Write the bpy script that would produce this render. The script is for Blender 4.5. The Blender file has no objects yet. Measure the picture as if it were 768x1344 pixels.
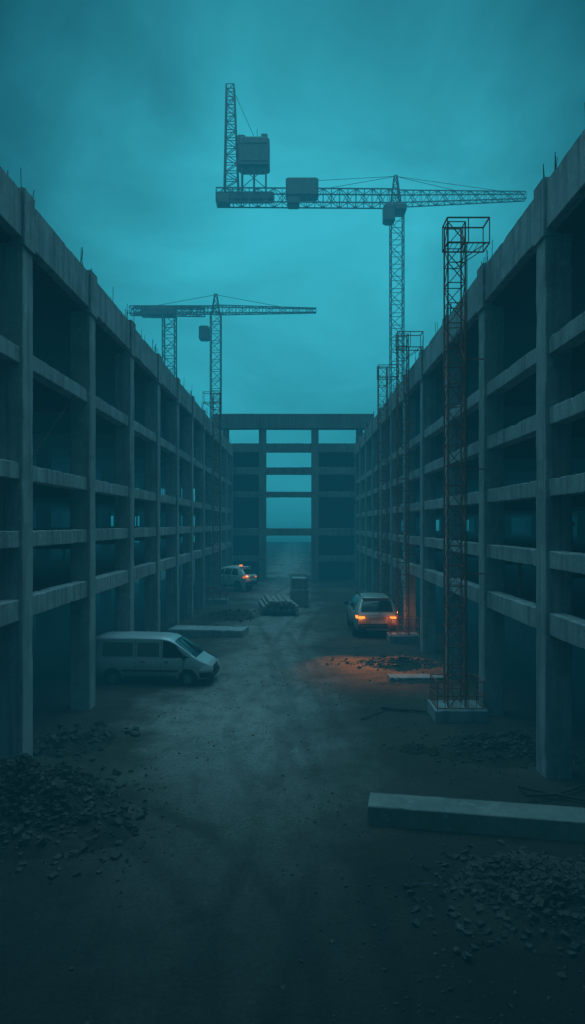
import bpy, bmesh, math, random
from mathutils import Vector, Matrix, noise
random.seed(7)
R = math.radians
scene = bpy.context.scene
C = scene.collection
CAMH = 7.0
F = 900.0
def gpt(px, py):
    Y = CAMH*F/(py-688.0)
    return ((px-390.0)/F*Y, Y)

# ------------------------------------------------------------------ materials
def newmat(name):
    m = bpy.data.materials.new(name); m.use_nodes = True
    nt = m.node_tree; nt.nodes.clear()
    out = nt.nodes.new('ShaderNodeOutputMaterial')
    return m, nt, out
class N:
    def __init__(s, nt): s.nt = nt
    def n(s, t, **kw):
        x = s.nt.nodes.new(t)
        for k, v in kw.items(): setattr(x, k, v)
        return x
    def l(s, a, b): s.nt.links.new(a, b)
    def noise(s, vec, scale, detail=5, rough=.6, dist=0):
        x = s.n('ShaderNodeTexNoise'); x.inputs['Scale'].default_value = scale
        x.inputs['Detail'].default_value = detail; x.inputs['Roughness'].default_value = rough
        x.inputs['Distortion'].default_value = dist
        if vec is not None: s.l(vec, x.inputs['Vector'])
        return x.outputs['Fac']
    def mapr(s, v, a, b, c=0, d=1, smooth=False):
        x = s.n('ShaderNodeMapRange'); x.clamp = True
        if smooth: x.interpolation_type = 'SMOOTHSTEP'
        s.l(v, x.inputs['Value'])
        for i, q in zip(('From Min','From Max','To Min','To Max'), (a,b,c,d)): x.inputs[i].default_value = q
        return x.outputs['Result']
    def mix(s, f, a, b, mode='MIX'):
        x = s.n('ShaderNodeMix'); x.data_type = 'RGBA'; x.blend_type = mode
        fa = [i for i in x.inputs if i.name == 'Factor' and i.type == 'VALUE'][0]
        ca = [i for i in x.inputs if i.name == 'A' and i.type == 'RGBA'][0]
        cb = [i for i in x.inputs if i.name == 'B' and i.type == 'RGBA'][0]
        for sock, v in ((fa, f), (ca, a), (cb, b)):
            if isinstance(v, (int, float)): sock.default_value = v
            elif isinstance(v, (tuple, list)): sock.default_value = (*v[:3], 1)
            else: s.l(v, sock)
        return [o for o in x.outputs if o.type == 'RGBA'][0]
    def math(s, op, a, b=None):
        x = s.n('ShaderNodeMath', operation=op)
        for i, v in enumerate((a, b)):
            if v is None: continue
            if isinstance(v, (int, float)): x.inputs[i].default_value = v
            else: s.l(v, x.inputs[i])
        return x.outputs[0]
    def scalevec(s, vec, sc):
        x = s.n('ShaderNodeMapping'); x.inputs['Scale'].default_value = sc
        s.l(vec, x.inputs['Vector']); return x.outputs['Vector']

def surf(name, base, dark, scale=1.0, rough=.9, bump=.3, streak=.6, metal=0, light=None, bscale=14):
    m, nt, out = newmat(name); g = N(nt)
    pos = g.n('ShaderNodeNewGeometry').outputs['Position']
    a = g.mapr(g.noise(pos, .55*scale, 6, .65), .35, .68)
    col = g.mix(a, base, dark)
    if light:
        col = g.mix(g.mapr(g.noise(pos, 2.3*scale, 5, .7), .55, .75), col, light)
    st = g.mapr(g.noise(g.scalevec(pos, (2.6, 2.6, .16)), 1.3*scale, 4, .6), .47, .72, 0, streak)
    col = g.mix(st, col, tuple(c*.4 for c in dark))
    fine = g.noise(pos, bscale*scale, 6, .7)
    col = g.mix(g.mapr(fine, .3, .75, 0, .45), col, tuple(c*.55 for c in base))
    p = g.n('ShaderNodeBsdfPrincipled'); p.inputs['Roughness'].default_value = rough
    p.inputs['Metallic'].default_value = metal
    p.inputs['Specular IOR Level'].default_value = .25
    g.l(col, p.inputs['Base Color'])
    b = g.n('ShaderNodeBump'); b.inputs['Strength'].default_value = bump; b.inputs['Distance'].default_value = .05
    g.l(fine, b.inputs['Height']); g.l(b.outputs[0], p.inputs['Normal'])
    g.l(p.outputs[0], out.inputs['Surface'])
    return m
def simple(name, base, rough=.5, metal=0, dirt=.3, coat=0):
    m, nt, out = newmat(name); g = N(nt)
    pos = g.n('ShaderNodeTexCoord').outputs['Object']
    col = g.mix(g.mapr(g.noise(pos, 3.1, 6, .7), .4, .75, 0, dirt), base, tuple(c*.3+.01 for c in base))
    p = g.n('ShaderNodeBsdfPrincipled'); g.l(col, p.inputs['Base Color'])
    p.inputs['Metallic'].default_value = metal
    p.inputs['Coat Weight'].default_value = coat
    g.l(g.mapr(g.noise(pos, 7, 4), .3, .7, rough*.8, min(1, rough*1.3)), p.inputs['Roughness'])
    g.l(p.outputs[0], out.inputs['Surface']); return m
def paint(name, base, rough=.35, dust=.5):
    m, nt, out = newmat(name); g = N(nt)
    pos = g.n('ShaderNodeTexCoord').outputs['Object']
    sx = g.n('ShaderNodeSeparateXYZ'); g.l(pos, sx.inputs[0])
    low = g.mapr(sx.outputs[2], .25, 1.0, dust, .05)
    nz = g.mapr(g.noise(pos, 4, 6, .7), .3, .7, .3, 1.2)
    col = g.mix(g.math('MULTIPLY', low, nz), base, (.05,.042,.035))
    p = g.n('ShaderNodeBsdfPrincipled'); g.l(col, p.inputs['Base Color'])
    p.inputs['Roughness'].default_value = rough; p.inputs['Metallic'].default_value = .15
    p.inputs['Coat Weight'].default_value = .2
    g.l(p.outputs[0], out.inputs['Surface']); return m
def emit(name, col, s):
    m, nt, out = newmat(name); g = N(nt)
    e = g.n('ShaderNodeEmission'); e.inputs[0].default_value = (*col, 1); e.inputs[1].default_value = s
    g.l(e.outputs[0], out.inputs['Surface']); return m

M = {}
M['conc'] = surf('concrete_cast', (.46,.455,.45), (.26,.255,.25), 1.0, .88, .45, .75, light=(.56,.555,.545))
M['conc_in'] = surf('concrete_inside_shaded', (.045,.045,.045), (.024,.024,.024), 1.0, .92, .3, .8)  # interior shade put into a darker concrete colour; dark planks reuse it
M['conc_far'] = surf('concrete_far', (.38,.38,.37), (.24,.24,.24), .6, .9, .3, .6)
M['rust'] = surf('rusty_steel', (.62,.13,.06), (.30,.06,.03), 3, .75, .3, .4, 0)
M['crane'] = surf('crane_steel', (.27,.27,.27), (.20,.20,.20), 1, .7, .1, .2, 0)
M['rebar'] = surf('rebar_steel', (.10,.06,.045), (.04,.03,.025), 4, .8, .2, .2)
M['timber'] = surf('weathered_timber', (.26,.245,.22), (.15,.135,.12), 1.4, .85, .5, .1, light=(.32,.305,.28), bscale=9)
M['stone'] = surf('rubble_stone', (.085,.068,.056), (.03,.025,.021), 2.5, .9, .4, 0, light=(.15,.13,.11))
M['soil'] = surf('rubble_soil', (.05,.038,.030), (.024,.019,.015), 1.6, .95, .8, 0, bscale=10)
M['plank'] = surf('board_wood', (.40,.36,.32), (.22,.19,.17), 2.2, .85, .4, .2)
M['galv'] = surf('galvanised_steel', (.42,.42,.41), (.25,.25,.25), 2, .6, .1, .4, .1)
M['van'] = paint('van_paint', (.50,.50,.50), .4, .45)
M['van_panel'] = paint('van_panel_paint', (.17,.17,.17), .45, .3)
M['suv'] = paint('suv_paint', (.42,.385,.34), .3, .3)
M['hatch'] = paint('hatchback_paint', (.80,.79,.77), .35, .05)
M['well'] = simple('wheel_well_black', (.012,.012,.012), .9)
M['glass'] = simple('car_glass', (.012,.014,.016), .07, 0, 0)
M['rubber'] = simple('tyre_rubber', (.022,.021,.02), .85)
M['trim'] = simple('black_trim', (.02,.02,.02), .6)
M['rim'] = simple('wheel_alloy', (.35,.35,.35), .35, .8)
M['lens'] = simple('lamp_lens', (.75,.75,.75), .15, .1, 0)
M['plate'] = simple('number_plate_blank', (.55,.55,.52), .5)
M['tail'] = emit('amber_tail_light', (1,.17,.02), 4.5)
M['tail_far'] = emit('amber_lamp_far', (1,.20,.03), 1.1)
M['beacon'] = emit('amber_beacon_lamp', (1,.26,.04), 2.0)

# ------------------------------------------------------------------ helpers
class MB:
    def __init__(s): s.v=[]; s.f=[]; s.m=[]
    def add(s, vs, fs, mi=0):
        o = len(s.v); s.v += [tuple(v) for v in vs]
        s.f += [tuple(i+o for i in f) for f in fs]; s.m += [mi]*len(fs)
    def box(s, c, d, rz=0, mi=0, mat=None, ch=0):
        x,y,z = (q/2 for q in d)
        if mat is None: mat = Matrix.Translation(c) @ Matrix.Rotation(rz,4,'Z')
        b = ch
        if b <= 0:
            vs = [mat @ Vector(p) for p in ((-x,-y,-z),(x,-y,-z),(x,y,-z),(-x,y,-z),(-x,-y,z),(x,-y,z),(x,y,z),(-x,y,z))]
            s.add(vs, ((3,2,1,0),(4,5,6,7),(0,1,5,4),(1,2,6,5),(2,3,7,6),(3,0,4,7)), mi); return
        def ring(xx,yy,zz): 
            k=b
            return [(-xx+k,-yy,zz),(xx-k,-yy,zz),(xx,-yy+k,zz),(xx,yy-k,zz),(xx-k,yy,zz),(-xx+k,yy,zz),(-xx,yy-k,zz),(-xx,-yy+k,zz)]
        rs = [ring(x-b,y-b,-z),ring(x,y,-z+b),ring(x,y,z-b),ring(x-b,y-b,z)]
        vs = [mat @ Vector(p) for r in rs for p in r]
        fs = [tuple(range(7,-1,-1)), tuple(range(24,32))]
        for k in range(3):
            for i in range(8):
                j=(i+1)%8; fs.append((k*8+i,k*8+j,k*8+8+j,k*8+8+i))
        s.add(vs, fs, mi)
    def rbox(s, lo, hi, axis, seg, jit=.008, ch=.03, chip=.12, mat=None, mi=0):
        A = axis; B,D = [(1,2),(2,0),(0,1)][A]
        b0,b1,d0,d1 = lo[B],hi[B],lo[D],hi[D]
        ring = [(b0+ch,d0),(b1-ch,d0),(b1,d0+ch),(b1,d1-ch),(b1-ch,d1),(b0+ch,d1),(b0,d1-ch),(b0,d0+ch)]
        cb,cd = (b0+b1)/2,(d0+d1)/2
        vs=[]
        for k in range(seg+1):
            t = lo[A]+(hi[A]-lo[A])*k/seg
            if 0<k<seg: t += random.uniform(-.3,.3)*(hi[A]-lo[A])/seg
            for q in range(4):
                cj = random.uniform(.01,.03) if random.random()<chip else 0
                for (pb,pd) in (ring[2*q-1], ring[2*q]) if q else (ring[7], ring[0]):
                    pb += random.gauss(0,jit) + (cj if pb<cb else -cj)
                    pd += random.gauss(0,jit) + (cj if pd<cd else -cj)
                    p=[0,0,0]; p[A]=t; p[B]=pb; p[D]=pd
                    vs.append(Vector(p) if mat is None else mat@Vector(p))
        fs=[tuple(range(7,-1,-1)), tuple(range(seg*8, seg*8+8))]
        for k in range(seg):
            for i in range(8):
                j=(i+1)%8; fs.append((k*8+i,k*8+j,k*8+8+j,k*8+8+i))
        s.add(vs,fs,mi)
    def bar(s, a, b, r, n=4, mi=0):
        a=Vector(a); b=Vector(b); d=(b-a)
        if d.length<1e-5: return
        q = d.to_track_quat('Z','Y').to_matrix()
        vs=[]
        for P in (a,b):
            for i in range(n):
                t=2*math.pi*(i+.5)/n
                vs.append(P + q@Vector((math.cos(t)*r,math.sin(t)*r,0)))
        fs=[tuple(range(n-1,-1,-1)), tuple(range(n,2*n))]
        for i in range(n):
            j=(i+1)%n; fs.append((i,j,n+j,n+i))
        s.add(vs,fs,mi)
    def lattice(s, a, b, w, h, nseg, rc, rb, up=(0,1,0), taper=1.0):
        a=Vector(a); b=Vector(b); d=(b-a).normalized()
        u=Vector(up); sd=d.cross(u).normalized(); u=sd.cross(d).normalized()
        def cor(k):
            t=k/nseg; P=a.lerp(b,t); sc=1+(taper-1)*t
            return [P+sd*(sx*w/2*sc)+u*(sy*h/2*sc) for sx,sy in ((-1,-1),(1,-1),(1,1),(-1,1))]
        e0,e1=cor(0),cor(nseg)
        for i in range(4): s.bar(e0[i],e1[i],rc)
        for k in range(nseg):
            c0,c1=cor(k),cor(k+1)
            for i in range(4):
                j=(i+1)%4
                s.bar(c0[i],c0[j],rb)
                if (k+i)%2: s.bar(c0[i],c1[j],rb)
                else: s.bar(c0[j],c1[i],rb)
        for i in range(4): s.bar(e1[i],e1[(i+1)%4],rb)
    def lathe(s, prof, n=20, mat=None, mi=0):
        vs=[];fs=[]
        for r,y in prof:
            for i in range(n):
                t=2*math.pi*i/n; p=Vector((r*math.cos(t),y,r*math.sin(t)))
                vs.append(p if mat is None else mat@p)
        for k in range(len(prof)-1):
            for i in range(n):
                j=(i+1)%n; fs.append((k*n+i,k*n+j,k*n+n+j,k*n+n+i))
        s.add(vs,fs,mi)
    def stone(s, c, r, flat=.7, mi=0):
        ph=random.random()*6.28
        ms=Matrix.Rotation(ph,3,'Z')@Matrix.Rotation(random.uniform(-.6,.6),3,'X')
        P=[]
        for sx in (-1,1):
            for sy in (-1,1):
                for sz in (-1,1):
                    v=Vector((sx*random.uniform(.45,1),sy*random.uniform(.45,1),sz*random.uniform(.4,.9)*flat))*r*.75
                    P.append(Vector(c)+ms@v)
        s.add(P,((0,1,3,2),(4,6,7,5),(0,4,5,1),(2,3,7,6),(0,2,6,4),(1,5,7,3)),mi)
    def build(s, name, mats, parent=None, world=True, smooth=False, loc=None):
        me=bpy.data.meshes.new(name); me.from_pydata(s.v,[],s.f)
        if not isinstance(mats,(list,tuple)): mats=[mats]
        for m in mats: me.materials.append(m)
        if len(mats)>1: me.polygons.foreach_set('material_index', s.m)
        bm=bmesh.new(); bm.from_mesh(me); bmesh.ops.recalc_face_normals(bm,faces=bm.faces); bm.to_mesh(me); bm.free()
        if smooth:
            me.polygons.foreach_set('use_smooth',[True]*len(me.polygons)); me.set_sharp_from_angle(angle=R(38))
        o=bpy.data.objects.new(name,me); C.objects.link(o)
        if parent:
            o.parent=parent
            if world: o.location = -Vector(parent.location)
        if loc: o.location=loc
        return o
def tag(o,label=None,cat=None,group=None,kind=None):
    if label: o['label']=label
    if cat: o['category']=cat
    if group: o['group']=group
    if kind: o['kind']=kind
    return o
def empty(name,loc,label,cat,group=None,rz=0,sc=1):
    o=bpy.data.objects.new(name,None); C.objects.link(o); o.location=loc; o.rotation_euler=(0,0,rz); o.scale=(sc,)*3
    o.empty_display_size=.3
    return tag(o,label,cat,group)

# ------------------------------------------------------------------ ground
def track(y,o): return o+1.5*math.sin(y/10.0+o)
ARCS=[(-9.5,9.0,8.3),(-9.5,9.0,9.9),(13.5,24.0,14.2),(13.5,24.0,15.8)]
def rut(x,y):
    dp=sh=0
    ds=[]
    if abs(x)<7.5 and y>6:
        for o in (-1.0,.9):
            for s in (-.75,.75): ds.append(abs(x-track(y,o)-s))
        for cx,cy,r in ARCS:
            if y<32: ds.append(abs(math.hypot(x-cx,y-cy)-r))
        for d in ds:
            if d<.3: dp=max(dp,1-(d/.3)**2)
            elif d<.55: sh=max(sh,1-abs(d-.42)/.13)
    k=.6+.9*noise.noise(Vector((x*.3,y*.15,40)))
    k=max(0,min(1,k))
    return dp*k,sh*k
def gz(x,y):
    if abs(x)>30 or y>110 or y<-10: return 0.0
    z=.06*noise.noise(Vector((x*.35,y*.35,0)))+.03*noise.noise(Vector((x*1.3,y*1.3,3)))+.016*noise.noise(Vector((x*3.5,y*3.5,7)))
    a,b=rut(x,y)
    return z-.045*a+.025*b
xs=[-290,-150,-90,-55,-35,-28,-22,-18,-15,-13,-11.5,-10.3]+[-9.4+.13*i for i in range(145)]+[10.3,11.5,13,15,18,22,28,35,55,90,150,290]
ys=[-290,-140,-70,-30,-10,-2,3,6]+[8+.15*i for i in range(162)]+[32.4+.3*i for i in range(94)]+[61+1.0*i for i in range(45)]+[110,130,160,200,290]
g=MB()
vs=[(x,y,gz(x,y)) for y in ys for x in xs]; nx=len(xs)
g.add(vs,[(j*nx+i,j*nx+i+1,j*nx+nx+i+1,j*nx+nx+i) for j in range(len(ys)-1) for i in range(nx-1)])
m,nt,out=newmat('yard_mud'); q=N(nt); M['mud']=m
pos=q.n('ShaderNodeNewGeometry').outputs['Position']
big=q.mapr(q.noise(pos,.16,6,.62,.6),.36,.66)
col=q.mix(big,(.060,.041,.031),(.115,.086,.067))
sx=q.n('ShaderNodeSeparateXYZ'); q.l(pos,sx.inputs[0])
wob=q.math('ADD',sx.outputs[0],q.mapr(q.noise(pos,.2,4),0,1,-2.0,5.0))
path=q.math('MULTIPLY',q.mapr(q.math('ABSOLUTE',wob),.4,4.4,1,0,True),q.mapr(sx.outputs[1],9,24,.25,1,True))
col=q.mix(q.math('MULTIPLY',path,.88),col,(.38,.345,.315))
dv=q.n('ShaderNodeVectorMath',operation='DISTANCE'); q.l(q.scalevec(pos,(1,.6,0)),dv.inputs[0]); dv.inputs[1].default_value=(-3.2,25.5*.6,0)
sand=q.math('MULTIPLY',q.mapr(q.math('ADD',dv.outputs['Value'],q.mapr(q.noise(pos,.6,5),.25,.75,-1.4,1.4)),.8,3.6,1,0,True),.75)
col=q.mix(sand,col,(.45,.40,.35))
med=q.noise(q.scalevec(pos,(1,.55,1)),1.3,8,.68,.3)
col=q.mix(q.mapr(med,.46,.70,0,.55),col,(.072,.056,.045))
at=q.n('ShaderNodeAttribute'); at.attribute_name='tyre_mark'
col=q.mix(q.math('MULTIPLY',at.outputs['Fac'],.55),col,(.055,.044,.036))
fine=q.noise(pos,11,6,.75)
col=q.mix(q.mapr(fine,.36,.70,0,.6),col,(.045,.036,.03))
vor=q.n('ShaderNodeTexVoronoi'); vor.inputs['Scale'].default_value=7; q.l(pos,vor.inputs['Vector'])
peb=q.mapr(vor.outputs['Distance'],.0,.28,1,0)
col=q.mix(q.math('MULTIPLY',peb,q.mapr(q.noise(pos,.8,3),.5,.7,0,.45)),col,(.22,.195,.17))
near=q.mapr(sx.outputs[1],9,22,.36,1,True)  # foreground shade put into the ground colour, darker towards the camera
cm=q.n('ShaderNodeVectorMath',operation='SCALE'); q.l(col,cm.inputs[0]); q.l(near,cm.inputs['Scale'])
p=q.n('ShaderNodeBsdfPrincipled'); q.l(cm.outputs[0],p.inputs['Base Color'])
p.inputs['Roughness'].default_value=.9; p.inputs['Specular IOR Level'].default_value=.15
b1=q.n('ShaderNodeBump'); b1.inputs['Strength'].default_value=.9; b1.inputs['Distance'].default_value=.18; q.l(med,b1.inputs['Height'])
b2=q.n('ShaderNodeBump'); b2.inputs['Strength'].default_value=.9; b2.inputs['Distance'].default_value=.07; q.l(fine,b2.inputs['Height']); q.l(b1.outputs[0],b2.inputs['Normal'])
b3=q.n('ShaderNodeBump'); b3.inputs['Strength'].default_value=.4; b3.inputs['Distance'].default_value=.03; q.l(peb,b3.inputs['Height']); q.l(b2.outputs[0],b3.inputs['Normal'])
q.l(b3.outputs[0],p.inputs['Normal']); q.l(p.outputs[0],out.inputs['Surface'])
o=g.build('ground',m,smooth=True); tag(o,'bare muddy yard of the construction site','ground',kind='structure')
la=o.data.attributes.new('tyre_mark','FLOAT','POINT')
la.data.foreach_set('value',[rut(v[0],v[1])[0] for v in vs])

# ------------------------------------------------------------------ sky dome and fog
sk=MB(); RD=270; nu,nv=48,24
vs=[];fs=[]
for j in range(nv+1):
    t=math.pi*j/nv-math.pi/2
    for i in range(nu):
        a=2*math.pi*i/nu; vs.append((RD*math.cos(t)*math.cos(a),RD*math.cos(t)*math.sin(a),RD*math.sin(t)))
for j in range(nv):
    for i in range(nu):
        k=(i+1)%nu; fs.append((j*nu+i,j*nu+k,j*nu+nu+k,j*nu+nu+i))
sk.add(vs,fs)
m,nt,out=newmat('hazy_dusk_sky'); q=N(nt)
pos=q.n('ShaderNodeNewGeometry').outputs['Position']
nv_=q.n('ShaderNodeVectorMath',operation='NORMALIZE'); q.l(pos,nv_.inputs[0]); d=nv_.outputs[0]
dt=q.n('ShaderNodeVectorMath',operation='DOT_PRODUCT'); q.l(d,dt.inputs[0]); dt.inputs[1].default_value=Vector((.01,.93,.365)).normalized()
sp=q.n('ShaderNodeSeparateXYZ'); q.l(d,sp.inputs[0])
cl=q.noise(q.scalevec(d,(1,1,1.6)),2.6,6,.55,.4)
glow=q.math('POWER',q.mapr(q.math('ADD',dt.outputs['Value'],q.mapr(cl,.3,.7,-.014,.014)),.895,1.0),1.15)
low=q.mapr(sp.outputs[2],.0,.42,1,0,True)
col=q.mix(low,(.0,.0,.0),(.02,.90,1.15))
col=q.mix(glow,col,(.26,2.65,3.25))
zen_fill=q.mapr(sp.outputs[2],.66,.88,0,1,True)  # unseen overhead brightness added to the dome to light the yard
col=q.mix(zen_fill,col,(7.0,20.0,25.0))
back=q.mapr(sp.outputs[1],-.3,.45,.14,1,True)
mist=q.mapr(sp.outputs[2],-.035,.085,.12,1,True)
bm_=q.n('ShaderNodeVectorMath',operation='SCALE'); q.l(col,bm_.inputs[0]); q.l(q.math('MULTIPLY',q.math('MULTIPLY',back,mist),q.mapr(cl,.3,.7,.76,1.24)),bm_.inputs['Scale'])
e=q.n('ShaderNodeEmission'); q.l(bm_.outputs[0],e.inputs[0]); e.inputs[1].default_value=1
q.l(e.outputs[0],out.inputs['Surface'])
try: m.cycles.emission_sampling='NONE'
except Exception as ex: print(ex)
o=sk.build('sky',m,smooth=True); tag(o,'teal foggy dusk sky','sky',kind='structure')

w=bpy.data.worlds.new('World'); scene.world=w; w.use_nodes=True
nt=w.node_tree; nt.nodes.clear(); q=N(nt); wo=q.n('ShaderNodeOutputWorld')
SIG=.008; FOG=(.0062,.092,.138)
ab=q.n('ShaderNodeVolumeAbsorption'); ab.inputs['Color'].default_value=(0,0,0,1); ab.inputs['Density'].default_value=SIG
em=q.n('ShaderNodeEmission'); em.inputs[0].default_value=(*FOG,1); em.inputs[1].default_value=SIG
ad=q.n('ShaderNodeAddShader'); q.l(ab.outputs[0],ad.inputs[0]); q.l(em.outputs[0],ad.inputs[1]); q.l(ad.outputs[0],wo.inputs['Volume'])
scene.view_settings.view_transform='Standard'; scene.view_settings.look='None'; scene.view_settings.exposure=0

# ------------------------------------------------------------------ side buildings
def wing(sgn, face, y0, pitch, k0, k1, levels, label, seed):
    random.seed(seed)
    root=empty('concrete_building',(sgn*face,50,0),label,'building',group=None)
    X=lambda d: sgn*(face+d)
    def span(d0,d1): a,b=X(d0),X(d1); return (min(a,b),max(a,b))
    cw=.75; DEP=15.0
    ks=list(range(k0,k1+1)); ynear=[y0+pitch*k for k in ks]
    yA,yB=ynear[0],ynear[-1]+cw
    for y in ynear:
        j=random.uniform(-.008,.008)
        x0,x1=span(j,cw+j)
        mb=MB(); mb.rbox((x0,y,-.3),(x1,y+cw,15.6),2,30,.003,.025,.08); mb.build('column',M['conc'],root)
        mb=MB(); a,b=span(-.07,cw*.6); mb.rbox((a,y-.03,14.95),(b,y+cw+.03,16.56),2,4,.003,.03,.1); mb.build('pier_cap',M['conc'],root)
        for d in (6.2,12.0):
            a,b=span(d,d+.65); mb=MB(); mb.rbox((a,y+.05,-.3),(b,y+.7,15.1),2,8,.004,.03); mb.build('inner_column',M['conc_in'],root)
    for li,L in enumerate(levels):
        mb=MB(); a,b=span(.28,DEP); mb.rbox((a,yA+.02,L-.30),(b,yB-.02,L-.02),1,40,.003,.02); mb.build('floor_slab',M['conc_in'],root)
        for i in range(len(ynear)-1):
            a,b=span(.10,.55); hh=.60 if li==0 else .47
            dz=random.uniform(-.012,.012)
            mb=MB(); mb.rbox((a,ynear[i]+cw-.01,L-hh+dz),(b,ynear[i+1]+.01,L+.01+dz),1,20,.003,.02,.08); mb.build('edge_beam',M['conc'],root)
        for y in ynear:
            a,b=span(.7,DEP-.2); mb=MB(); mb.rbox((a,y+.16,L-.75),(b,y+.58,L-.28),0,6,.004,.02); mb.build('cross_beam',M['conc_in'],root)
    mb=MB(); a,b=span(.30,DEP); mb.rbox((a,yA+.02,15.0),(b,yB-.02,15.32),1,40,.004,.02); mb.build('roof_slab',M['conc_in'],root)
    for i in range(len(ynear)-1):
        a,b=span(.02,.42)
        mb=MB(); mb.rbox((a,ynear[i]+cw+.02,15.14+random.uniform(-.012,.012)),(b,ynear[i+1]-.02,16.48+random.uniform(-.012,.012)),1,20,.003,.03,.08); mb.build('parapet',M['conc'],root)
    mb=MB(); a,b=span(DEP+.02,DEP+.25); lv=[0]+list(levels)+[15.0]
    for i in range(len(ynear)-1):
        for k in range(len(lv)-1):
            r=random.random(); zz0,zz1=lv[k]-.3,lv[k+1]-.3
            ya,yb=ynear[i]+.002,ynear[i+1]-.002
            if r<.025: continue
            if r<.09:
                h=(zz1-zz0); mb.box(((a+b)/2,(ya+yb)/2,zz0+h*.22),(b-a,yb-ya,h*.44-.004))
                mb.box(((a+b)/2,ya+.9,zz0+h*.72),(b-a,1.8,h*.56-.004))
                mb.box(((a+b)/2,yb-1.1,zz0+h*.72),(b-a,2.2,h*.56-.004))
            else: mb.box(((a+b)/2,(ya+yb)/2,(zz0+zz1)/2),(b-a,yb-ya,zz1-zz0-.004))
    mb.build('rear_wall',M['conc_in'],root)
    for i in range(len(ynear)-1):
        for k in range(len(lv)-1):
            if random.random()<.34:
                a,b=span(6.3,6.5); f=random.choice((1,1,.5,.65))
                ya=ynear[i]+.72; yb=ya+(ynear[i+1]+.03-ya)*f
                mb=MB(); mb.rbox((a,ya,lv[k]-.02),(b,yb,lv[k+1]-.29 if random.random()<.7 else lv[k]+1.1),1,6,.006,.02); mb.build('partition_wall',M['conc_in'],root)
    for i,y in enumerate(ynear):
        if y<12: continue
        for off,cnt in ((0,random.randint(5,9)),(pitch*.5,random.choice((0,2,3,4)))):
            if not cnt or y+off>yB: continue
            mb=MB()
            for r in range(cnt):
                d=random.uniform(.08,.38); yy=y+off+random.uniform(-.4,1.1); h=random.uniform(.3,.95)
                mb.bar((X(d),yy,16.2),(X(d)+random.gauss(0,.05),yy+random.gauss(0,.05),16.5+h),.011,4)
            mb.build('rebar',M['rebar'],root)
    for n in range(26):
        i=random.randrange(3,len(ynear)-2); k=random.randrange(0,len(lv)-1); d=random.uniform(.8,4.5)
        mb=MB(); yy=random.uniform(ynear[i]+1.2,ynear[i+1]-1)
        mb.bar((X(d),yy,lv[k]-.02),(X(d),yy+random.uniform(-.2,.2),lv[k+1]-.3),.05,6); mb.bar((X(d),yy,lv[k]+.7),(X(d),yy,lv[k]+.82),.09,6); mb.build('steel_prop',M['rust'] if n%3==0 else M['rebar'],root)
    return root
lw=wing(-1,7.8,19.5,6.3,-3,10,[4.85,6.8,8.75,12.05],'long unfinished concrete building on the left, four open storeys above the pale van',11)
mb=MB(); mb.bar((-8.1,20.6,8.8),(-8.1,25.4,12.0),.018); mb.build('brace_cable',M['rebar'],lw)
rw=wing(1,6.85,18.9,6.2,-3,10,[4.55,6.25,8.25,10.2,12.15],'long unfinished concrete building on the right behind the tall rusty hoists',23)

# ------------------------------------------------------------------ end frame
random.seed(5)
ef=empty('open_building',(-1,85,0),'open concrete portal building closing the far end of the yard','building')
def ebox(name,x0,x1,y0,y1,z0,z1,ax,mat='conc_far'):
    mb=MB(); mb.rbox((x0,y0,z0),(x1,y1,z1),ax,10,.008,.04,.05); mb.build(name,M[mat],ef)
Y0=84.2
for x0,x1 in ((-9.2,-8.4),(-4.7,-3.8),(1.75,2.65),(7.3,8.1)):
    ebox('column',x0,x1,Y0,Y0+.9,-.3,18.9,2)
ebox('top_beam',-10.2,9.4,Y0-.15,Y0+1.4,18.75,20.55,0)
for z0,z1 in ((15.85,16.95),(13.1,14.0),(10.3,11.0),(5.6,6.5),(2.4,3.1)):
    for x0,x1 in ((-8.4,-4.7),(-3.8,1.75),(2.65,7.3)):
        if x0==-3.8 and z0==2.4: continue
        ebox('beam',x0-.01,x1+.01,Y0+.12,Y0+.75,z0,z1,0)
for x0,x1 in ((-8.4,-4.7),(2.65,7.3)):
    for z in (2.9,6.3,10.8,13.8):
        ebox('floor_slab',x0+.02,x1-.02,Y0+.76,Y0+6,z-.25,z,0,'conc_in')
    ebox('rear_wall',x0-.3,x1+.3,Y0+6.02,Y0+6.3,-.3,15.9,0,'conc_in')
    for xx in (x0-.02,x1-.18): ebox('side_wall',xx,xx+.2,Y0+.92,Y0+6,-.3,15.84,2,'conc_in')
    ebox('roof_slab',x0-.1,x1+.1,Y0+.92,Y0+6.2,15.86,16.2,0,'conc_in')

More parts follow.
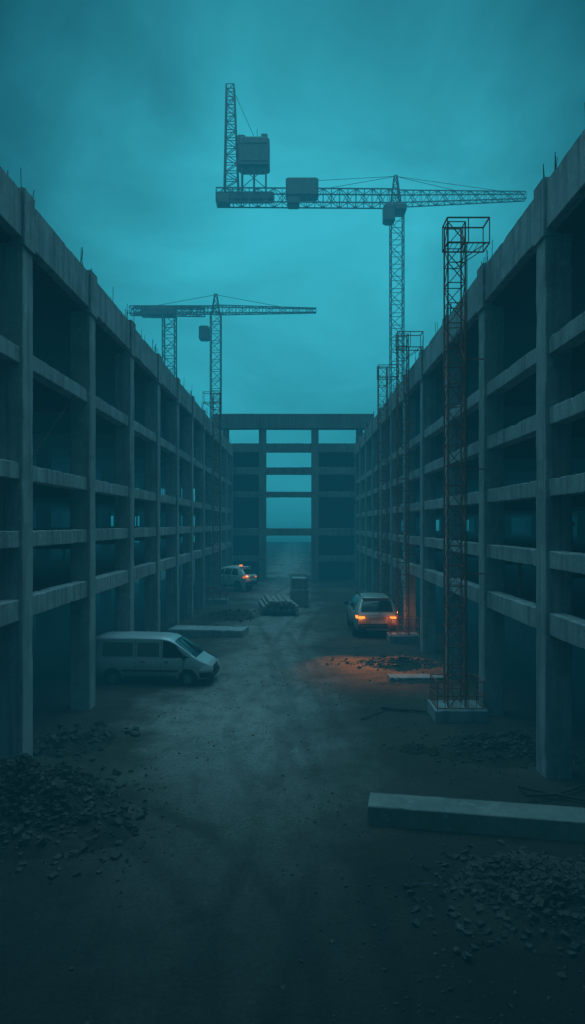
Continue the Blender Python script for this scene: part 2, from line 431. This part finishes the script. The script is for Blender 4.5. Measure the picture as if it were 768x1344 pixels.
# ------------------------------------------------------------------ hoists
def hoist(x,y,H,wd,label,side,matn='rust',gap=0):
    root=empty('mast_hoist',(x,y,0),label,'hoist',group='mast hoists along the buildings')
    P=lambda mb,n,mt: mb.build(n,mt,root,world=False)
    pw=1.5; ph=.9
    zb=.4
    mb=MB(); n=int(H/.72); mb.lattice((0,0,zb),(0,0,H-.1),wd,wd,n,.035,.02,up=(0,1,0)); P(mb,'mast',M[matn])
    x0=-wd/2-.04 if side>0 else wd/2+.04; x1=x0+side*pw
    yy=.42
    mb=MB()
    for t in range(0,9): mb.bar((x0+(x1-x0)*t/8,-yy,H-ph),(x0+(x1-x0)*t/8,yy,H-ph),.012)
    P(mb,'platform_grating',M[matn])
    mb=MB()
    for z in (H-ph,H):
        for s in (-yy,yy): mb.bar((x0,s,z),(x1,s,z),.03)
        for xx in (x0,x1): mb.bar((xx,-yy,z),(xx,yy,z),.03)
    for t in (0,.5,1):
        xx=x0+(x1-x0)*t
        for s in (-yy,yy): mb.bar((xx,s,H-ph),(xx,s,H),.022)
    P(mb,'guard_rail',M[matn])
    for s in (-1,1):
        mb=MB(); mb.bar((x1*.9,s*.4,H-ph),(0,s*.3,H-ph-.7),.02); P(mb,'platform_strut',M[matn])
    mb=MB(); mb.bar((wd/2+.05,-wd/2-.04,zb),(wd/2+.05,-wd/2-.04,H-ph),.02); P(mb,'power_cable',M['trim'])
    mb=MB(); mb.rbox((-.85,-.75,-.2),(1.0,.75,.44),0,8,.006,.03,.1); P(mb,'base_pad',M['conc_far'])
    mb=MB(); 
    for z in (.48,.9,1.4):
        for s in (-.62,.62): mb.bar((-.75,s,z),(.9,s,z),.022)
        for xx in (-.75,.9): mb.bar((xx,-.62,z),(xx,.62,z),.022)
    for t in range(7):
        xx=-.75+1.65*t/6
        for s in (-.62,.62): mb.bar((xx,s,.4),(xx,s,1.44),.022 if t in (0,6) else .01)
    for t in range(1,5):
        s=-.62+1.24*t/5
        for xx in (-.75,.9): mb.bar((xx,s,.4),(xx,s,1.42),.01)
    P(mb,'base_cage',M[matn])
    for z in (5.2,9.0,13.0):
        mb=MB(); mb.bar((side*wd/2,0,z),(side*(wd/2+gap),.0,z),.03); P(mb,'wall_tie',M[matn])
hoist(5.72,24.9,17.95,.62,'tall rusty hoist mast nearest the viewer, on a wide concrete pad',1,gap=.75)
hoist(6.30,41.0,18.4,.60,'rusty hoist mast at the right rear corner of the lit grey car',1,gap=.5)
hoist(6.38,51.2,18.8,.64,'farthest rusty hoist mast on the right, beyond the lit grey car',1,gap=.4)
hoist(-7.1,60.5,18.6,.62,'dark hoist mast standing alone against the left building',-1,gap=.5)

# ------------------------------------------------------------------ tower cranes (laid out small, then set out at full size farther off)
def cP(root):
    return lambda mb,n,mt=M['crane']: mb.build(n,mt,root)
KS=1.7
def setout(r):
    r.location=Vector(r.location)*KS+Vector((0,0,7-7*KS)); r.scale=(KS,)*3
r=empty('tower_crane',(16,110,0),'largest tower crane, with an upright lattice tower on its long level jib','tower crane')
P=cP(r)
mb=MB(); mb.lattice((16,110,0),(16,110,58),2.0,2.0,30,.11,.055); P(mb,'mast')
mb=MB(); mb.lattice((16,110,59.2),(36.6,110,59.6),1.7,2.0,16,.10,.05,up=(0,0,1),taper=.55); P(mb,'jib')
mb=MB(); mb.lattice((-12.9,110,59.4),(16,110,59.2),2.0,2.2,22,.12,.06,up=(0,0,1)); P(mb,'counter_jib')
mb=MB(); mb.box((-8.4,110,59.4),(9.2,1.7,1.3),ch=.15); mb.box((-11.8,110,58.9),(2.0,2.2,1.3),ch=.1); P(mb,'deck')
mb=MB(); mb.box((.8,110,60.7),(5.2,2.3,2.9),ch=.2); mb.box((-.6,110,58.6),(2,2,1.4),ch=.15); P(mb,'counterweight')
mb=MB(); mb.lattice((15.8,110,58),(15.8,110,62.9),1.6,1.6,3,.11,.06,taper=.25); P(mb,'apex')
for a,b in (((15.8,110,62.8),(33,110,60.4)),((15.8,110,62.8),(26,110,60.4)),((15.8,110,62.8),(5,110,60.9)),((15.8,110,62.8),(1,110,62))):
    mb=MB(); mb.bar(a,b,.04); P(mb,'tie_cable')
mb=MB(); mb.box((14.6,109.2,56.3),(1.8,2.2,2.8),ch=.25); mb.box((16,110,57.4),(2.8,2.8,1.2),ch=.2); P(mb,'cab')
mb=MB(); mb.lattice((-10.5,110,60.2),(-10.7,110,77.3),2.2,2.0,13,.13,.07,taper=.55); P(mb,'upright_tower')
mb=MB(); mb.box((-6.9,110,66.1),(5.0,3.0,4.9),ch=.35); mb.box((-8.9,110,68.2),(1.4,2.2,1.6),ch=.2); mb.box((-5.2,109.2,68.7),(1.0,.8,.7),ch=.1)
for xx in (-8.6,-7.2,-5.8): mb.box((xx,108.46,66.1),(.12,.1,4.3))
for zz in (64.6,67.4): mb.box((-6.9,108.45,zz),(4.4,.09,.14))
P(mb,'machinery_box')
for xx in (-8.8,-6.9,-5.0):
    for s in (-1.1,1.1): mb=MB(); mb.bar((xx,110+s,60),(xx,110+s,63.8),.13); P(mb,'support_leg')
mb=MB(); mb.bar((-8.8,108.9,60.4),(-5,108.9,63.6),.07); mb.bar((-5,108.9,60.4),(-8.8,108.9,63.6),.07); P(mb,'cross_brace')
mb=MB(); mb.bar((-10.4,110,77.0),(-6.6,110,68.5),.05); P(mb,'hoist_cable')
mb=MB(); mb.bar((-6.4,110,68.4),(-6.4,110,70.4),.06); P(mb,'aerial')
setout(r)
r=empty('tower_crane',(-15.4,130,0),'tower crane over the left building with the long jib reaching right','tower crane'); P=cP(r)
mb=MB(); mb.lattice((-15.4,130,0),(-15.4,130,47),1.9,1.9,26,.12,.06); P(mb,'mast')
mb=MB(); mb.lattice((-15.4,130,47.6),(3.6,130,47.5),1.3,1.5,15,.11,.055,up=(0,0,1),taper=.5); P(mb,'jib')
mb=MB(); mb.lattice((-30.8,130,47.6),(-15.4,130,47.6),1.3,1.2,10,.12,.06,up=(0,0,1)); P(mb,'counter_jib')
mb=MB(); mb.lattice((-15.4,130,47),(-15.4,130,50.6),1.4,1.4,3,.11,.06,taper=.3); P(mb,'apex')
for a,b in (((-15.4,130,50.5),(-3,130,48.2)),((-15.4,130,50.5),(-28,130,48.2))): mb=MB(); mb.bar(a,b,.05); P(mb,'tie_cable')
mb=MB(); mb.box((-17.5,129.5,43),(1.9,2,2.6),ch=.2); P(mb,'cab')
mb=MB(); mb.box((-27.5,130,47.2),(4.2,1.8,1.8),ch=.2); P(mb,'counterweight')
setout(r)
r=empty('tower_crane',(-21.4,115,0),'leftmost tower crane with a stubby jib low over the left roofline','tower crane'); P=cP(r)
mb=MB(); mb.lattice((-21.4,115,0),(-21.4,115,42),2.0,2.0,24,.13,.065); P(mb,'mast')
mb=MB(); mb.lattice((-28,115,42.8),(-15.5,115,42.6),1.3,1.2,10,.11,.06,up=(0,0,1)); P(mb,'jib')
mb=MB(); mb.box((-22.6,115,42.5),(4.6,1.8,1.5),ch=.2); P(mb,'cab')
setout(r)

# ------------------------------------------------------------------ vehicles
def interp(pts,x):
    if x<=pts[0][0]: return pts[0][1]
    for (a,b),(c,d) in zip(pts,pts[1:]):
        if x<=c: return b+(d-b)*(x-a)/(c-a)
    return pts[-1][1]
def vehicle(name,label,cat,loc,yaw,sc,S):
    root=empty(name,loc,label,cat,rz=yaw,sc=sc)
    if S.get('zs'): root.scale=(sc,sc,sc*S['zs'])
    L,W,zb,belt,cab=S['L'],S['W'],S['zb'],S['belt'],S['cab']
    top=lambda x:(interp(S['prof'],x-.09)+2*interp(S['prof'],x)+interp(S['prof'],x+.09))/4
    def hw(x):
        e=min(x/S.get('rr',.3),1); f=min((L-x)/S.get('fr',.6),1)
        return W/2*(1-S.get('rt',.09)*(1-e)**2)*(1-.16*(1-f)**2)
    def sec(x):
        zt=top(x); w_=hw(x); bl=min(belt,zt-.06); t=max(0,min(1,(zt-bl)/(cab-belt)))
        wr=w_*(.93-S['tumble']*t); zl=zb+ (.10*max(0,1-x/.5)**2)+(.06*max(0,1-(L-x)/.5)**2)
        return [(w_*.93,zl),(w_*.985,zl+.10),(w_*1.0,zl+(bl-zl)*.55),(w_*.985,bl-.03),(w_*.96,bl+.01),
                (w_*.96+(wr-w_*.96)*.5+.012*t,bl+.01+(zt-bl)*.5),(wr,zt-.10*t-.012),(wr*.88,zt-.035*t-.004),(wr*.5,zt),(0,zt+.004)]
    def sidey(x,z):
        s=sec(x)[:7]
        if z<=s[0][1]: return s[0][0]
        for (a,b),(c,d) in zip(s,s[1:]):
            if z<=d and d>b: return a+(c-a)*(z-b)/(d-b)
        return s[-1][0]
    xs=sorted(set([round(L*i/52,4) for i in range(53)]+[round(p[0],4) for p in S['prof'] if 0<=p[0]<=L]+[.03,.08,L-.03,L-.08]))
    mb=MB(); rings=[]
    for x in xs:
        h=sec(x); ring=[(x-L/2,-y,z) for y,z in h[:-1]]+[(x-L/2,0,h[-1][1])]+[(x-L/2,y,z) for y,z in h[-2::-1]]
        rings.append(ring)
    n=len(rings[0])
    fs=[tuple(range(n)), tuple((len(xs)-1)*n+i for i in range(n-1,-1,-1))]
    for k in range(len(xs)-1):
        for i in range(n):
            j=(i+1)%n; fs.append((k*n+i,k*n+n+i,k*n+n+j,k*n+j))
    mb.add([v for r_ in rings for v in r_],fs)
    body=mb.build('body',[S['paint'],M['well']],root,world=False)
    cut=MB()
    for x,rw_ in S['wheels']:
        for s in (-1,1):
            yo=s*(W/2-.12); yi=[yo-.22,yo+.30] if s>0 else [yo-.30,yo+.22]
            cut.lathe([(0.0001,yi[0]),(rw_+.065,yi[0]),(rw_+.065,yi[1]),(.0001,yi[1])],24,Matrix.Translation((x-L/2,0,rw_)))
    co=cut.build('cutter',[S['paint'],M['well']]); co.data.polygons.foreach_set('material_index',[1]*len(co.data.polygons))
    bm=bmesh.new(); bm.from_mesh(co.data); bmesh.ops.remove_doubles(bm,verts=bm.verts,dist=.001); bmesh.ops.recalc_face_normals(bm,faces=bm.faces); bm.to_mesh(co.data); bm.free()
    body.parent=None
    md=body.modifiers.new('b','BOOLEAN'); md.operation='DIFFERENCE'; md.object=co; md.solver='EXACT'
    bpy.context.view_layer.update()
    dg=bpy.context.evaluated_depsgraph_get()
    nm=bpy.data.meshes.new_from_object(body.evaluated_get(dg))
    body.modifiers.clear(); body.data=nm; body.parent=root
    bpy.data.objects.remove(co)
    nm.polygons.foreach_set('use_smooth',[True]*len(nm.polygons)); nm.set_sharp_from_angle(angle=R(42))
    B=lambda mb,n,mt,par=root: mb.build(n,mt,par,world=False,smooth=True)
    def sidepatch(mb,s,xb0,xb1,xt0,xt1,z0,z1,off=.008,nx=8,nz=5):
        vs=[];fs=[]
        for j in range(nz+1):
            t=j/nz
            for i in range(nx+1):
                u=i/nx; x=(xb0+(xb1-xb0)*u)*(1-t)+(xt0+(xt1-xt0)*u)*t
                a=z0(x) if callable(z0) else z0; b=z1(x) if callable(z1) else z1
                z=a+(b-a)*t; vs.append((x-L/2,s*(sidey(x,z)+off),z))
        for j in range(nz):
            for i in range(nx):
                k=j*(nx+1)+i; fs.append((k,k+1,k+nx+2,k+nx+1))
        mb.add(vs,fs)
    edge=lambda x: sec(x)[6][1]-.045
    for win in S['wins']:
        for s in (-1,1):
            mb=MB(); sidepatch(mb,s,*win,belt+.05,edge,.007); B(mb,'side_window',M['glass'])
    for (a,b) in S.get('panels',[]):
        for s in (-1,1):
            mb=MB(); sidepatch(mb,s,a,b,a+.02,b-.02,1.26,1.86,.006); B(mb,'side_panel',M['van_panel'])
    def toppatch(mb,xa,xb,fr,off=.01):
        vs=[];fs=[];nx,ny=10,10
        for i in range(nx+1):
            x=xa+(xb-xa)*i/nx; s=sec(x); wr=s[6][0]*fr
            sl=(top(x+.02)-top(x-.02))/.04; nn=Vector((-sl,0,1)).normalized()*off
            for j in range(ny+1):
                y=-wr+2*wr*j/ny; ya=abs(y)
                pts=sorted([(a,b) for a,b in s[6:]])
                z=interp(pts,ya)
                vs.append((x-L/2+nn.x,y,z+nn.z))
        for i in range(nx):
            for j in range(ny):
                k=i*(ny+1)+j; fs.append((k,k+1,k+ny+2,k+ny+1))
        mb.add(vs,fs)
    mb=MB(); toppatch(mb,*S['shield'],.9); B(mb,'windscreen',M['glass'])
    if S.get('rearwin'):
        mb=MB(); toppatch(mb,*S['rearwin'],.88); B(mb,'rear_window',M['glass'])
    for (x,z0,z1) in S['seams']:
        for s in (-1,1):
            mb=MB(); sidepatch(mb,s,x,x+.018,x,x+.018,z0,z1,.003,1,8); B(mb,'door_seam',M['trim'])
    for s in (-1,1):
        mb=MB(); sidepatch(mb,s,S['wheels'][0][0]+.5,S['wheels'][1][0]-.5,S['wheels'][0][0]+.5,S['wheels'][1][0]-.5,zb+.0,zb+.14,.012,10,1); B(mb,'sill_trim',M['trim'])
        if S.get('rub'):
            mb=MB(); sidepatch(mb,s,S['wheels'][0][0]+.42,S['wheels'][1][0]-.42,S['wheels'][0][0]+.42,S['wheels'][1][0]-.42,.62,.70,.012,12,1); B(mb,'rub_strip',M['trim'])
    for (x,z) in S['handles']:
        for s in (-1,1):
            mb=MB(); mb.box((x-L/2,s*(sidey(x,z)+.018),z),(.2,.03,.035),ch=.008); B(mb,'door_handle',M['trim'])
    for s in (-1,1):
        x,z=S['mirror']; y=sidey(x,z)
        mb=MB(); mb.box((x-L/2,s*(y+.13),z+.08),(.12,.20,.16 if not S.get('rub') else .26),ch=.04); mb.bar((x-L/2,s*y,z),(x-L/2,s*(y+.1),z+.04),.025,6); B(mb,'wing_mirror',M['trim'])
    for x,rw_ in S['wheels']:
        for s in (-1,1):
            yo=s*(W/2-.12); T=Matrix.Translation((x-L/2,yo,rw_))
            mb=MB(); h=.115
            mb.lathe([(rw_*.6,-h*.8),(rw_*.64,-h),(rw_*.9,-h),(rw_,-h*.72),(rw_,h*.72),(rw_*.9,h),(rw_*.64,h),(rw_*.6,h*.8)],28,T); wo_=B(mb,'wheel',M['rubber'])
            mb=MB(); f=s
            mb.lathe([(rw_*.64,f*h*.85),(rw_*.58,f*h*.55),(rw_*.56,-f*h*.4),(.001,-f*h*.4)],28,T)
            mb.lathe([(.001,f*h*.62),(rw_*.14,f*h*.6),(rw_*.15,f*h*.1)],16,T)
            for k in range(S.get('spokes',5)):
                a=2*math.pi*k/S.get('spokes',5)
                mb.box(None,(rw_*.5,.03,rw_*.16),mat=T@Matrix.Rotation(a,4,'Y')@Matrix.Translation((rw_*.34,f*h*.45,0)))
            B(mb,'rim',M['rim'] if not S.get('steel') else M['galv'],wo_)
    hwF=hw(L-.05)
    for s in (-1,1):
        mb=MB(); sidepatch(mb,s,L-.52,L-.03,L-.36,L-.03,S['lampz'][0],S['lampz'][1],.010,6,4); mb.box((L/2-.0,s*hwF*.78,sum(S['lampz'])/2),(.05,hwF*.32,S['lampz'][1]-S['lampz'][0]),ch=.015); B(mb,'headlight',M['lens'])
    mb=MB(); mb.box((L/2+.005,0,sum(S['lampz'])/2-.06),(.04,hwF*1.1,.2),ch=.015); B(mb,'grille',M['trim'])
    mb=MB(); mb.box((L/2+.01,0,zb+.17),(.12,hwF*1.96,.24),ch=.05); 
    for s in (-1,1): sidepatch(mb,s,L-.5,L-.02,L-.5,L-.02,zb+.06,zb+.30,.012,6,2)
    B(mb,'front_bumper',M['trim'] if S.get('rub') else S['paint'])
    hwR=hw(.05)
    mb=MB(); mb.box((-L/2-.03,0,zb+.22),(.14,hwR*1.94,.26),ch=.06); B(mb,'rear_bumper',M['trim'])
    for s in (-1,1):
        z0,z1=S['tailz']
        if S.get('rub'):
            mb=MB(); mb.box((-L/2-.01,s*hwR*.9,(z0+z1)/2),(.06,.14,z1-z0),ch=.02); B(mb,'tail_light',M['trim'])
        else:
            mb=MB(); mb.box((-L/2-.012,s*hwR*.80,(z0+z1)/2),(.08,hwR*.34,(z1-z0)),ch=.025)
            sidepatch(mb,s,.01,.20,.03,.26,z0,z1+.03,.012,4,3); B(mb,'tail_light',S['tailmat'])
    if not S.get('rub'):
        mb=MB(); mb.box((-L/2-.02,0,S['tailz'][0]-.16),(.04,.52,.13),ch=.008); B(mb,'number_plate',M['plate'])
        mb=MB(); mb.box((-L/2-.012,0,sum(S['tailz'])/2),(.05,hwR*1.0,.045),ch=.01); B(mb,'tailgate_trim',M['rim'])
        mb=MB(); mb.box((-L/2-.105,0,zb+.12),(.02,hwR*1.1,.06),ch=.008); B(mb,'skid_plate',M['rim'])
        mb=MB(); mb.bar((-L/2-.01,-.02,1.06),(-L/2+.13,-.30,1.22),.014,4); B(mb,'rear_wiper',M['trim'])
        mb=MB(); mb.box((S['spo'][0]-L/2,0,S['spo'][1]),(.34,hwR*1.42,.045),ch=.015); B(mb,'spoiler',S['paint'])
        if S.get('rails'):
            for s in (-1,1):
                mb=MB(); y=s*hw(2)*.66
                mb.bar((.75-L/2,y,cab+.025),(2.7-L/2,y,cab+.02),.022,6)
                for xx in (.8,1.7,2.6): mb.bar((xx-L/2,y,cab-.05),(xx-L/2,y,cab+.02),.02,6)
                B(mb,'roof_rail',M['trim'])
        if S.get('beacon'):
            mb=MB(); mb.box((1.0-L/2,0,cab+.02),(.14,.36,.07),ch=.025); B(mb,'roof_light',M['beacon'])
    return root
van=dict(L=5.3,W=1.92,zb=.30,belt=1.18,cab=2.12,tumble=.08,prof=[(0,1.98),(.06,2.05),(.3,2.12),(1.8,2.14),(3.1,2.12),(3.45,2.06),(3.7,1.92),(4.66,1.20),(4.88,1.08),(5.12,.98),(5.24,.86),(5.3,.74)],
 wheels=[(.95,.345),(4.28,.345)],wins=[(3.16,4.44,3.18,3.74)],shield=(3.66,4.62),seams=[(1.95,.45,1.95),(3.1,.42,1.95),(4.08,.5,1.18)],
 panels=[(.5,1.86),(2.04,3.02)],
 handles=[(3.34,1.05),(2.3,1.05)],mirror=(4.14,1.2),lampz=(.68,.90),tailz=(.85,1.3),paint=M['van'],rub=True,steel=True,spokes=8,fr=1.0)
vehicle('panel_van','dusty pale panel van parked side-on beside the left building','van',(-6.30,30.75,-.03),R(-4),1.0,van)
suv=dict(L=4.65,W=1.94,zb=.30,belt=1.08,cab=1.74,tumble=.27,rr=.85,rt=.18,fr=.9,prof=[(0,.96),(.05,1.05),(.22,1.32),(.42,1.53),(.62,1.66),(.9,1.72),(1.4,1.75),(2.2,1.73),(2.85,1.62),(3.5,1.13),(3.7,1.08),(4.4,.94),(4.65,.70)],
 wheels=[(.85,.37),(3.72,.37)],wins=[(.62,1.55,.85,1.5),(1.62,2.35,1.57,2.3),(2.42,3.25,2.37,2.75)],shield=(2.9,3.46),rearwin=(.10,.46),seams=[(1.58,.42,1.08),(2.38,.42,1.08),(3.3,.45,1.05)],
 handles=[(1.72,.98),(2.5,.98)],mirror=(3.12,1.1),lampz=(.68,.85),tailz=(.87,.955),paint=M['suv'],tailmat=M['tail'],spo=(.60,1.675),rails=True)
vehicle('parked_car','large grey car with amber tail lights lit, parked facing away on the right','car',(4.90,42.0+3.3,-.04),R(90),1.47,suv)
hat=dict(suv); hat.update(L=4.2,W=1.8,belt=1.0,cab=1.58,rr=.5,rt=.12,prof=[(0,.93),(.05,1.0),(.22,1.22),(.42,1.40),(.65,1.51),(1.2,1.58),(2.0,1.56),(2.5,1.47),(3.2,1.03),(3.4,.98),(4.0,.85),(4.2,.66)],
 wheels=[(.75,.33),(3.4,.33)],wins=[(.65,1.35,.85,1.3),(1.42,2.1,1.37,2.05),(2.17,2.95,2.12,2.42)],shield=(2.56,3.16),rearwin=(.10,.42),seams=[(1.38,.4,1.0),(2.13,.4,1.0)],handles=[(1.5,.9),(2.25,.9)],mirror=(2.85,1.02),lampz=(.62,.78),tailz=(.86,.94),paint=M['hatch'],tailmat=M['tail_far'],spo=(.58,1.515),rails=False,beacon=True,zs=1.3)
vehicle('parked_car','small pale car with an amber roof light, far off beside the left building','car',(-7.15,72.9,-.03),R(150),1.3,hat)

def spot(loc,target,energy,ang,col=(1,.30,.06),blend=1.0,size=.1,wide=1):
    l=bpy.data.lights.new('tail_and_fill_lamp','SPOT'); l.energy=energy; l.color=col; l.spot_size=R(ang); l.spot_blend=blend; l.shadow_soft_size=size
    o=bpy.data.objects.new('tail_and_fill_lamp',l); C.objects.link(o); o.location=loc
    o.rotation_euler=(Vector(target)-Vector(loc)).to_track_quat('-Z','Y').to_euler(); o.scale=(wide,1,1)
def point(loc,energy,col=(1,.28,.05),size=.15):
    l=bpy.data.lights.new('tail_and_fill_lamp','POINT'); l.energy=energy; l.color=col; l.shadow_soft_size=size
    o=bpy.data.objects.new('tail_and_fill_lamp',l); C.objects.link(o); o.location=loc
spot((3.9,41.5,1.4),(2.9,34.2,0),3600,11,wide=4.6)
spot((5.75,41.5,1.4),(5.0,34.2,0),4200,11,wide=4.2)
point((3.9,41.5,1.3),6); point((5.8,41.5,1.3),12)
point((6.3,43.0,1.4),45)  # extra lamp added beside the car to warm the nearby column
point((-5.1,70.9,1.6),14)

# ------------------------------------------------------------------ things on the ground
random.seed(31)
def block(name,p0,p1,wd,h,mat,label,cat,z0=None,seg=16,jit=.005,ch=.02,chip=.08,group=None,tilt=0):
    p0=Vector((*p0,0)); p1=Vector((*p1,0)); d=p1-p0; mid=(p0+p1)/2; Lq=d.length
    z=gz(mid.x,mid.y)-.03 if z0 is None else z0
    mb=MB(); mb.rbox((-Lq/2,-wd/2,0),(Lq/2,wd/2,h),0,seg,jit,ch,chip)
    o=mb.build(name,M[mat]); o.location=(mid.x,mid.y,z); o.rotation_euler=(0,-tilt,math.atan2(d.y,d.x))
    return tag(o,label,cat,group)
block('timber_beam',(1.72,16.35),(7.6,15.25),.85,.46,'timber','thick squared timber beam lying across the right foreground','beam',seg=24,ch=.02,jit=.002,chip=.04)
block('concrete_slab',(-7.9,43.6),(-3.2,42.9),1.7,.5,'conc','long low concrete slab lying on the ground behind the van','slab',ch=.04)
block('concrete_slab',gpt(510,890),gpt(582,890),.8,.12,'conc_far','thin flat slab lying in the amber light pool behind the grey car','slab',ch=.02)
block('plank',gpt(476,944),gpt(512,930),.16,.06,'conc_in','thin dark plank left of the nearest hoist pad, left one of two end to end','plank',ch=.01)
block('plank',gpt(500,932),gpt(560,937),.14,.06,'conc_in','thin dark plank left of the nearest hoist pad, right one of two end to end','plank',z0=.06,ch=.01)
block('plank',gpt(18,1078),gpt(50,1050),.16,.05,'plank','short broken plank sticking out of the left foreground rubble','plank',z0=.70,ch=.01,tilt=.15)
block('plank',gpt(530,1164),gpt(566,1162),.10,.05,'conc_in','short stick lying at the left edge of the foreground right rubble','plank',ch=.01)
for (a,b,c,lab) in (((690,1052),(730,1050),(775,1034),'dark bent steel rod behind the timber beam, upper one'),((680,1040),(720,1048),(775,1058),'dark steel rod behind the timber beam, crossing under the other')):
    mb=MB(); pts=[gpt(*a),gpt(*b),gpt(*c)]; z=.16
    for p0,p1 in zip(pts,pts[1:]): mb.bar((*p0,z),(*p1,z-.02),.045,6); z-=.02
    tag(mb.build('steel_rod',M['rebar']),lab,'rod')
cx,cy=gpt(366,808)
for k,xx in ((0,.75),(1,4.0)):
    block('timber_bearer',(cx-1.5,cy+xx),(cx+1.3,cy+xx),.25,.34,'plank','short timber bearer under the board stack, '+('near end' if k==0 else 'far end'),'beam',z0=-.02,seg=5,ch=.015)
for lay,nn in enumerate((6,6,5,4)):
    for i in range(nn):
        a=R(97)+random.uniform(-.008,.008); lx=cx+(i-(nn-1)/2)*.47+random.uniform(-.02,.02)-.15; ly=cy+2.4+random.uniform(-.12,.12); Lq=random.uniform(4.8,5.0)
        dx,dy=math.cos(a)*Lq/2,math.sin(a)*Lq/2
        block('plank',(lx-dx,ly-dy),(lx+dx,ly+dy),.40,.19,'plank','weathered board in the raised board stack in the middle of the yard','plank',z0=.32+.195*lay+random.uniform(0,.004),seg=6,ch=.02,group='boards in the middle stack')
sx_,sy_=gpt(393,797)
r=empty('site_cabinet',(sx_,sy_+.7,0),'pale steel site cabinet with a block on top, beside the board stack','cabinet')
mb=MB(); mb.box((0,0,.75),(1.55,1.3,1.5),ch=.04); mb.build('cabinet_body',M['galv'],r,world=False)
for s in (-1,1):
    mb=MB(); mb.box((s*.38,-.665,.78),(.7,.03,1.3),ch=.01); mb.build('door',M['galv'],r,world=False)
mb=MB()
for X_ in (-.72,.72):
    for Y_ in (-.6,.6): mb.bar((X_,Y_,1.5),(X_,Y_,2.7),.045)
for z in (2.7,):
    for Y_ in (-.6,.6): mb.bar((-.76,Y_,z),(.76,Y_,z),.045)
    for X_ in (-.72,.72): mb.bar((X_,-.6,z),(X_,.6,z),.045)
mb.build('top_frame',M['galv'],r,world=False)
mb=MB(); mb.box((0,0,1.98),(1.3,1.05,.95),ch=.05); mb.build('tool_box',M['galv'],r,world=False)

def pile(cx,cy,rx,ry,h,n,label,rmax=.16,rz=0,rmin=.009,soil='soil',sticks=0,spread=.52):
    mb=MB(); nr,na=22,64; ph=random.random()*50
    ca,sa=math.cos(rz),math.sin(rz)
    def P(u,t):
        rr=u*(1+.28*noise.noise(Vector((math.cos(t)*1.3,math.sin(t)*1.3,ph))))
        lx,ly=math.cos(t)*rr*rx,math.sin(t)*rr*ry
        x=cx+lx*ca-ly*sa; y=cy+lx*sa+ly*ca
        z=gz(x,y)+h*max(0,(1-u))**.95*(1+.7*noise.noise(Vector((x*1.1,y*1.1,ph))))+(.11*noise.noise(Vector((x*3.0,y*3.0,ph)))+.05*noise.noise(Vector((x*9,y*9,ph))))*min(1,(1-u)*3)-.015
        return (x,y,z)
    vs=[P(k/nr,2*math.pi*i/na) for k in range(nr+1) for i in range(na)]; fs=[]
    for k in range(nr):
        for i in range(na):
            j=(i+1)%na; fs.append((k*na+i,k*na+j,k*na+na+j,k*na+na+i))
    mb.add(vs,fs,0)
    for _ in range(n):
        u=min(1.4,abs(random.gauss(.0,spread))); t=random.random()*6.283
        x,y,z=P(min(u,1),t) if u<1 else P(u,t)
        rr=rmin+(rmax-rmin)*random.random()**7
        mb.stone((x,y,max(z,gz(x,y))+rr*.10),rr,.7,1)
    for _ in range(sticks):
        u=random.uniform(.1,.95); t=random.random()*6.283; x,y,z=P(u,t); z=max(z,gz(x,y))+.03
        a=random.random()*6.283; l=random.uniform(.12,.40)
        mb.bar((x-math.cos(a)*l,y-math.sin(a)*l,z-.02),(x+math.cos(a)*l,y+math.sin(a)*l,z+random.uniform(.0,.14)),random.uniform(.010,.022),4,1)
    return tag(mb.build('rubble_pile',[M[soil],M['stone']]),label,'rubble pile')
x,y=gpt(50,1090); pile(x-.7,y+.6,2.7,2.4,1.25,13000,'dark mound of soil and broken stone in the left foreground',.17,sticks=10)
x,y=gpt(690,1185); pile(x+.55,y+.15,2.2,1.5,.75,10000,'dark mound of broken stone in the right foreground below the timber beam',.13,sticks=8)
x,y=gpt(660,985); pile(x,y,2.1,1.5,.5,4500,'low heap of gravel between the nearest hoist pad and the right building',.13,sticks=4)
x,y=gpt(535,870); pile(x-.3,y,2.8,1.5,.2,1800,'scattered rubble in the amber light behind the grey car',.13,soil='mud',spread=.62)
x,y=gpt(90,975); pile(x,y,1.5,1.6,.25,900,'few broken concrete lumps by the near left column',.25,sticks=3)
x,y=gpt(300,808); pile(x,y,2.3,3.2,.3,700,'rubble heap on the left beyond the concrete slab',.22)
x,y=gpt(284,776); pile(x,y-2.5,1.3,1.6,.5,260,'small dark heap close to the far pale car',.3)
x,y=gpt(548,985); pile(x,y,.9,.6,.08,400,'small patch of gravel left of the nearest hoist pad',.07)
mb=MB()
for _ in range(17000):
    y=8.5+ (random.random()**1.8)*45; x=random.uniform(-7.6,6.7)
    c=noise.noise(Vector((x*.35,y*.35,20)))
    if random.random()>.30+c*1.4: continue
    rr=.008+.05*random.random()**6
    mb.stone((x,y,gz(x,y)+rr*.2),rr,.7)
tag(mb.build('gravel',M['stone']),'loose grit strewn over the yard','gravel',kind='stuff')

# ------------------------------------------------------------------ camera
cd=bpy.data.cameras.new('Camera'); cam=bpy.data.objects.new('Camera',cd); C.objects.link(cam)
cam.location=(0,0,CAMH); cam.rotation_euler=(R(90),0,0)
cd.sensor_fit='VERTICAL'; cd.sensor_height=24; cd.lens=24*F/1344
cd.shift_x=-6/1344; cd.shift_y=16/1344; cd.clip_end=1000; cd.clip_start=.1
scene.camera=cam
